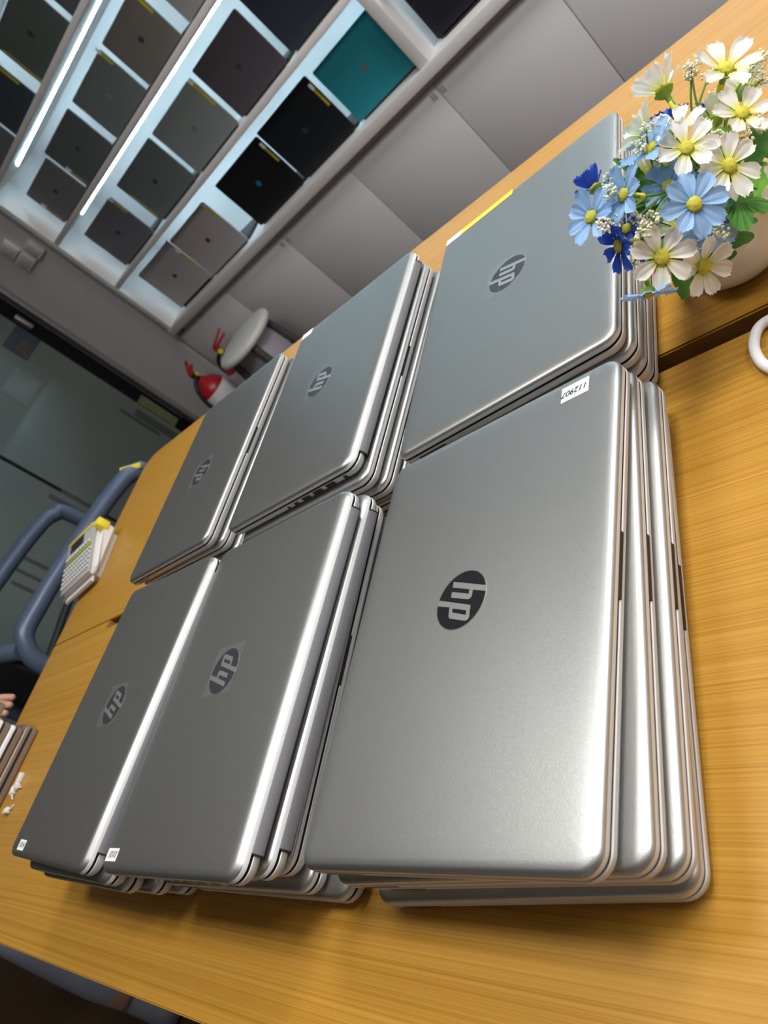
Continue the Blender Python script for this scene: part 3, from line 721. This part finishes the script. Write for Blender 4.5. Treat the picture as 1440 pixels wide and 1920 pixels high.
leaf(1320, 430, .500, 1330, 480, .485, 1, 'leaf', 1.3)
leaf(1270, 480, .495, 1290, 545, .485, 2, 'leaf', 1.0)
leaf(1215, 345, .510, 1166, 292, .500, 2, 'leaf', 0.6)
leaf(1300, 330, .500, 1345, 300, .490, 2, 'leaf', 1.3)
leaf(1330, 330, .500, 1345, 375, .485, 2, 'leaf', 1.4)
leaf(1270, 440, .515, 1225, 470, .505, 1, 'leaf', 1.3)

# ------------------------------------------------------------------ white cable on the front desk
cp = [(-0.02, 0.36, .004), (-0.08, 0.435, .004), (-0.13, 0.452, .004), (-0.152, 0.440, .004), (-0.1585, 0.424, .004), (-0.1575, 0.408, .004), (-0.150, 0.392, .004), (-0.128, 0.37, .004), (-0.06, 0.33, .004), (0.05, 0.30, .004)]
cp = [(x, min(y, 0.436), z) for x, y, z in cp]
tag(obj('white_cable', tube_mesh('white_cable', smooth_path(cp, 8), 0.0037, 10), 'cable'), 'white cable loop at the right edge of the front desk', 'cable')

# ------------------------------------------------------------------ label printer
lp = thing('label_printer', 'white label printer with yellow tabs at the left end of the back desk', 'label printer', (-1.585, 0.640, 0), math.radians(14))
def wedge(name, x0, x1, y0, y1, z0, z1n, z1f, bevel, zb=0.0):
    bm = bmesh.new(); add_box(bm, x0, x1, y0, y1, 0, 1)
    for v in bm.verts:
        if v.co.z > .5: v.co.z = z1n + (z1f - z1n) * (v.co.y - y0) / (y1 - y0)
        else: v.co.z = z0
    if bevel: bmesh.ops.bevel(bm, geom=list(bm.edges), offset=bevel, segments=4, affect='EDGES')
    return bm_mesh(name, bm, 45)
PXW, PY0, PY1, ZN, ZFA = 0.075, -0.075, 0.075, 0.026, 0.058
obj('body', wedge('body', -PXW, PXW, PY0, PY1, 0, ZN, ZFA, 0.016), 'white_plastic', lp)
sl = math.atan2(ZFA - ZN, PY1 - PY0)
face = obj('keypad_panel', box_mesh('keypad_panel', -PXW + 0.011, PXW - 0.011, -0.064, 0.066, -0.0030, 0.0010, 0.001), 'grey_plastic', lp, (0, 0, (ZN + ZFA) / 2), (sl, 0, 0))
obj('screen', box_mesh('screen', -0.045, 0.015, 0.034, 0.056, 0.0014, 0.0024), 'lcd', face)
obj('key_bar', box_mesh('key_bar', -0.060, 0.060, 0.006, 0.014, 0.0014, 0.0034, 0.0008), 'olive', face)
KEY = box_mesh('key', -0.0042, 0.0042, -0.0034, 0.0034, 0, 0.003, 0.0008)
for r in range(5):
    for c in range(11):
        obj('key', KEY, 'key', face, (-0.058 + c * 0.0115, -0.002 - r * 0.0115, 0.0012))
for c in range(9): obj('key', KEY, 'key', face, (-0.055 + c * 0.0125, 0.022, 0.0012))
obj('yellow_trim', box_mesh('yellow_trim', -PXW + 0.014, PXW - 0.020, 0.0600, 0.0655, 0.0008, 0.0030, 0.001), 'yellow', face)
obj('tape_tab', box_mesh('tape_tab', PXW - 0.016, PXW + 0.003, 0.046, 0.068, 0.028, 0.056, 0.003), 'yellow', lp)
obj('side_seam', wedge('side_seam', -PXW - 0.0004, PXW + 0.0004, PY0 + 0.012, PY1 - 0.012, 0.0165, 0.0175, 0.0175, 0), 'grey_plastic', lp)

# ------------------------------------------------------------------ laptops at the left end of the front desk
for k in range(4):
    t = thing('laptop', ['brown silver laptop at the bottom of the left edge stack', 'silver laptop second from the bottom of the left edge stack', 'silver laptop third from the bottom of the left edge stack', 'brown silver laptop on top of the left edge stack'][k], 'laptop',
              (-1.535 - 0.004 * k, 0.112 + (0.0, -0.008, -0.006, 0.02)[k], 0.022 * k), math.radians((-4, -4, -4.5, -3)[k]), 'laptops at the left end of the front desk')
    obj('base', slab_mesh('base', 0.2, 0.32, 0.01, [(0.006, 0), (0.001, 0.002), (0, 0.005), (0, 0.010), (0.001, 0.0105)], 5), 'bronze', t)
    obj('screen_gap', slab_mesh('screen_gap', 0.2, 0.32, 0.01, [(0.003, 0.0105), (0.003, 0.0150)], 5), 'black', t)
    obj('lid', slab_mesh('lid', 0.2, 0.32, 0.01, [(0.001, 0.0150), (0, 0.0155), (0, 0.0205), (0.002, 0.022)], 5), 'bright_silver' if k in (1, 2) else 'bronze', t)
for i, (px, py) in enumerate([(36, 1457), (22, 1482), (30, 1472), (10, 1520)]):
    d = at(px, py, 1) - CAM; p = CAM + d * ((0.006 - CAM.z) / d.z)
    t = thing('plug', ['white plug beside the left edge laptop stack, farthest one', 'white plug beside the left edge laptop stack, third farthest', 'white plug beside the left edge laptop stack, second farthest', 'white plug beside the left edge laptop stack, nearest one'][i], 'plug', (p.x, p.y, 0), 0.6 * i, 'white plugs on the front desk')
    obj('plug_body', box_mesh('plug_body', -0.005, 0.005, -0.008, 0.008, 0, 0.008, 0.002), 'white_plastic', t)
    obj('plug_cord', tube_mesh('plug_cord', [(0, -0.007, 0.004), (0.002, -0.014, 0.003), (0.005, -0.020, 0.0025)], 0.0015, 6), 'white_plastic', t)

# ------------------------------------------------------------------ armchair with blue grey tube frame
ch = thing('armchair', 'armchair with blue grey tubular frame beyond the left desk end', 'chair', (-2.46, 0.85, ZF))
CH = Vector((-2.46, 0.85, ZF))
def ctube(name, pts, r, m='blue_tube', n=6, flat=1.0): return obj(name, tube_mesh(name, smooth_path([Vector(p) - CH for p in pts], n), r, 12, flat), m, ch)
for X, dy, dz in ((-2.20, 0.0, 0.0), (-2.72, -0.03, 0.075)):
    ctube('arm_frame', [(X, .56 + dy, ZF + .02), (X, .56 + dy, -.20 + dz), (X, .60 + dy, -.06 + dz), (X, .72 + dy, -.045 + dz), (X, .95 + dy, -.062 + dz), (X, 1.14 + dy, -.085 + dz), (X, 1.235 + dy, -.115 + dz), (X, 1.27 + dy, -.20 + dz), (X + .01, 1.27 + dy, ZF + .02)], 0.028)
    ctube('arm_support', [(X, 1.26 + dy, -.30), (X, 1.05 + dy, -.23), (X, .80 + dy, -.25), (X, .58 + dy, -.28)], 0.014, 'chair_black')
ctube('back_rail', [(-2.20, .575, -.06), (-2.30, .545, .0), (-2.46, .54, .03), (-2.62, .54, .02), (-2.72, .56, .0)], 0.026)
ctube('cross_rail', [(-2.20, .60, -.30), (-2.72, .60, -.30)], 0.016, 'chair_black')
obj('seat', slab_mesh('seat', 0.50, 0.62, 0.06, [(0.02, 0), (0, 0.01), (0, 0.04), (0.02, 0.05)], 6), 'chair_black', ch, Vector((-2.46, .92, -.34)) - CH)
obj('backrest', box_mesh('backrest', -0.23, 0.23, -0.02, 0.02, 0, 0.27, 0.01), 'chair_black', ch, Vector((-2.46, .56, -.27)) - CH)
yl = obj('yellow_label', box_mesh('yellow_label', -0.035, 0.035, -0.009, 0.009, -0.006, 0.006, 0.003), 'yellow', ch)
yl.matrix_local = Matrix.Translation(Vector((-2.19, 1.240, -.096)) - CH) @ Matrix((r0, r1, r2)).transposed().to_4x4() @ Matrix.Rotation(-0.28, 4, 'Z')

# ------------------------------------------------------------------ stool and fire extinguishers
st = thing('stool', 'round white stool in front of the grey cabinet doors', 'stool', (-2.60, 2.36, ZF))
obj('seat', lathe_mesh('seat', [(0, 0.345), (0.15, 0.345), (0.165, 0.352), (0.170, 0.366), (0.165, 0.379), (0.15, 0.385), (0, 0.385)], 40), 'stool_white', st)
for k in range(4):
    a = PI / 4 + k * PI / 2
    obj('leg', tube_mesh('leg', [(0.12 * math.cos(a), 0.12 * math.sin(a), 0.347), (0.16 * math.cos(a), 0.17 * math.sin(a), 0.0)], 0.019, 8), 'stool_strap', st)
obj('foot_ring', tube_mesh('foot_ring', [(0.148 * math.cos(2 * PI * k / 24), 0.148 * math.sin(2 * PI * k / 24), 0.16) for k in range(25)], 0.008, 6), 'stool_strap', st)
obj('storage_box', box_mesh('storage_box', -0.085, 0.085, -0.085, 0.085, 0.15, 0.343, 0.006), 'lav', st)
def extinguisher(label, x, y, rz, h):
    t = thing('fire_extinguisher', label, 'extinguisher', (x, y, ZF), rz, 'red fire extinguishers by the stool')
    obj('cylinder', lathe_mesh('cylinder', [(0, 0), (0.076, 0), (0.082, 0.010), (0.082, h - 0.10), (0.068, h - 0.06), (0.032, h - 0.03), (0.022, h - 0.015), (0, h - 0.015)], 28), 'red', t)
    obj('label_band', lathe_mesh('label_band', [(0.0824, h * 0.48), (0.0834, h * 0.48), (0.0834, h * 0.72), (0.0824, h * 0.72)], 28), 'paper', t)
    obj('valve', box_mesh('valve', -0.014, 0.014, -0.014, 0.014, h - 0.02, h + 0.03, 0.003), 'black', t)
    obj('handle', box_mesh('handle', -0.012, 0.012, -0.02, 0.085, 0, 0.012, 0.003), 'red', t, (0, 0, h + 0.028), (0.12, 0, 0))
    obj('lever', box_mesh('lever', -0.010, 0.010, -0.015, 0.095, 0, 0.010, 0.003), 'red', t, (0, 0, h + 0.042), (0.32, 0, 0))
    obj('gauge', lathe_mesh('gauge', [(0, 0), (0.014, 0), (0.014, 0.008), (0, 0.008)], 16), 'yellow', t, (0.016, 0, h + 0.01), (0, PI / 2, 0))
    obj('hose', tube_mesh('hose', smooth_path([(0, -0.014, h + 0.005), (-0.03, -0.06, h - 0.03), (-0.055, -0.075, h - 0.12), (-0.06, -0.06, h - 0.25)], 6), 0.010, 8), 'black', t)
extinguisher('red fire extinguisher standing nearer the glass partition', -3.12, 2.42, 0.5, 0.36)
extinguisher('red fire extinguisher standing nearer the round stool', -2.93, 2.50, -0.8, 0.35)

# ------------------------------------------------------------------ person beyond the left end of the desk
def skin_person(name, label):
    nodes = {'pelvis': (-2.16, .06, .12, .11), 'waist': (-2.16, .06, .28, .10), 'chest': (-2.14, .07, .50, .12), 'neckb': (-2.12, .08, .64, .07), 'neck': (-2.11, .08, .70, .05),
             'head': (-2.09, .08, .79, .085), 'crown': (-2.09, .08, .88, .075),
             'hipL': (-2.15, .13, .06, .075), 'kneeL': (-2.10, .15, -.28, .055), 'ankL': (-2.12, .14, -.65, .036), 'heelL': (-2.15, .14, -.70, .034), 'toeL': (-1.93, .15, -.715, .028),
             'hipR': (-2.16, .0, .06, .075), 'kneeR': (-2.12, -.042, -.28, .055), 'hemR': (-2.12, -.104, -.585, .052), 'ankR': (-2.12, -.118, -.655, .038), 'heelR': (-2.15, -.125, -.70, .038), 'toeR': (-1.93, -.13, -.712, .034),
             'shL': (-2.12, .25, .58, .055), 'elL': (-2.00, .31, .32, .040), 'wrL': (-1.80, .312, .075, .028), 'haL': (-1.715, .318, .045, .026),
             'shR': (-2.15, -.11, .57, .055), 'elR': (-2.17, -.18, .30, .040), 'wrR': (-2.14, -.20, .06, .028), 'haR': (-2.12, -.20, -.03, .026)}
    edges = [('pelvis', 'waist'), ('waist', 'chest'), ('chest', 'neckb'), ('neckb', 'neck'), ('neck', 'head'), ('head', 'crown'), ('pelvis', 'hipL'), ('hipL', 'kneeL'), ('kneeL', 'ankL'), ('ankL', 'heelL'), ('heelL', 'toeL'),
             ('pelvis', 'hipR'), ('hipR', 'kneeR'), ('kneeR', 'hemR'), ('hemR', 'ankR'), ('ankR', 'heelR'), ('heelR', 'toeR'), ('chest', 'shL'), ('shL', 'elL'), ('elL', 'wrL'), ('wrL', 'haL'), ('chest', 'shR'), ('shR', 'elR'), ('elR', 'wrR'), ('wrR', 'haR')]
    for i, (dx, dy, L) in enumerate(((0.030, 0.022, .5), (0.036, 0.008, .55), (0.035, -0.006, .55), (0.028, -0.018, .5))):
        b = nodes['haL']; nodes['fL%d' % i] = (b[0] + dx, b[1] + dy, b[2] - .012, .0088); nodes['gL%d' % i] = (b[0] + dx * 1.9, b[1] + dy * 1.3, b[2] - .033, .0075)
        edges += [('haL', 'fL%d' % i), ('fL%d' % i, 'gL%d' % i)]
        b = nodes['haR']; nodes['fR%d' % i] = (b[0] + .004 + dy * .8, b[1], b[2] - .035 - .003 * i, .0088); nodes['gR%d' % i] = (b[0] + .012 + dy, b[1], b[2] - .068, .0075)
        edges += [('haR', 'fR%d' % i), ('fR%d' % i, 'gR%d' % i)]
    nodes['tL'] = (-1.725, .350, .030, .0095); edges.append(('wrL', 'tL')); nodes['tR'] = (-2.09, -.20, -.02, .0095); edges.append(('wrR', 'tR'))
    keys = list(nodes); idx = {k: i for i, k in enumerate(keys)}
    me = bpy.data.meshes.new('body'); me.from_pydata([nodes[k][:3] for k in keys], [(idx[a], idx[b]) for a, b in edges], [])
    o = bpy.data.objects.new(name, me); COL.objects.link(o)
    md = o.modifiers.new('skin', 'SKIN'); sv = me.skin_vertices[0].data
    for k in keys: sv[idx[k]].radius = (nodes[k][3], nodes[k][3])
    sv[idx['pelvis']].use_root = True
    sd = o.modifiers.new('subdivision', 'SUBSURF'); sd.levels = 2; sd.render_levels = 2
    bpy.context.view_layer.update()
    dg = bpy.context.evaluated_depsgraph_get()
    m2 = bpy.data.meshes.new_from_object(o.evaluated_get(dg))
    bpy.data.objects.remove(o)
    for mm in ('skin', 'jeans', 'shoe', 'shirt', 'hair'): m2.materials.append(M[mm])
    for p in m2.polygons:
        c = p.center; p.use_smooth = True; i = 0
        if c.z < -.672: i = 2
        elif c.z < -.615: i = 0
        elif c.z < .14 and c.x < -1.9 and c.y > -.155 and c.y < .24: i = 1
        elif c.z < .66 and not (c.x > -1.86 or (c.z < .10)): i = 3
        elif c.z > .83 or (c.z > .74 and c.x < -2.12): i = 4
        p.material_index = i
    o = bpy.data.objects.new(name, m2); COL.objects.link(o)
    return tag(o, label, 'person')
pers = skin_person('person', 'person in blue grey trousers and grey shoes standing beyond the desk')
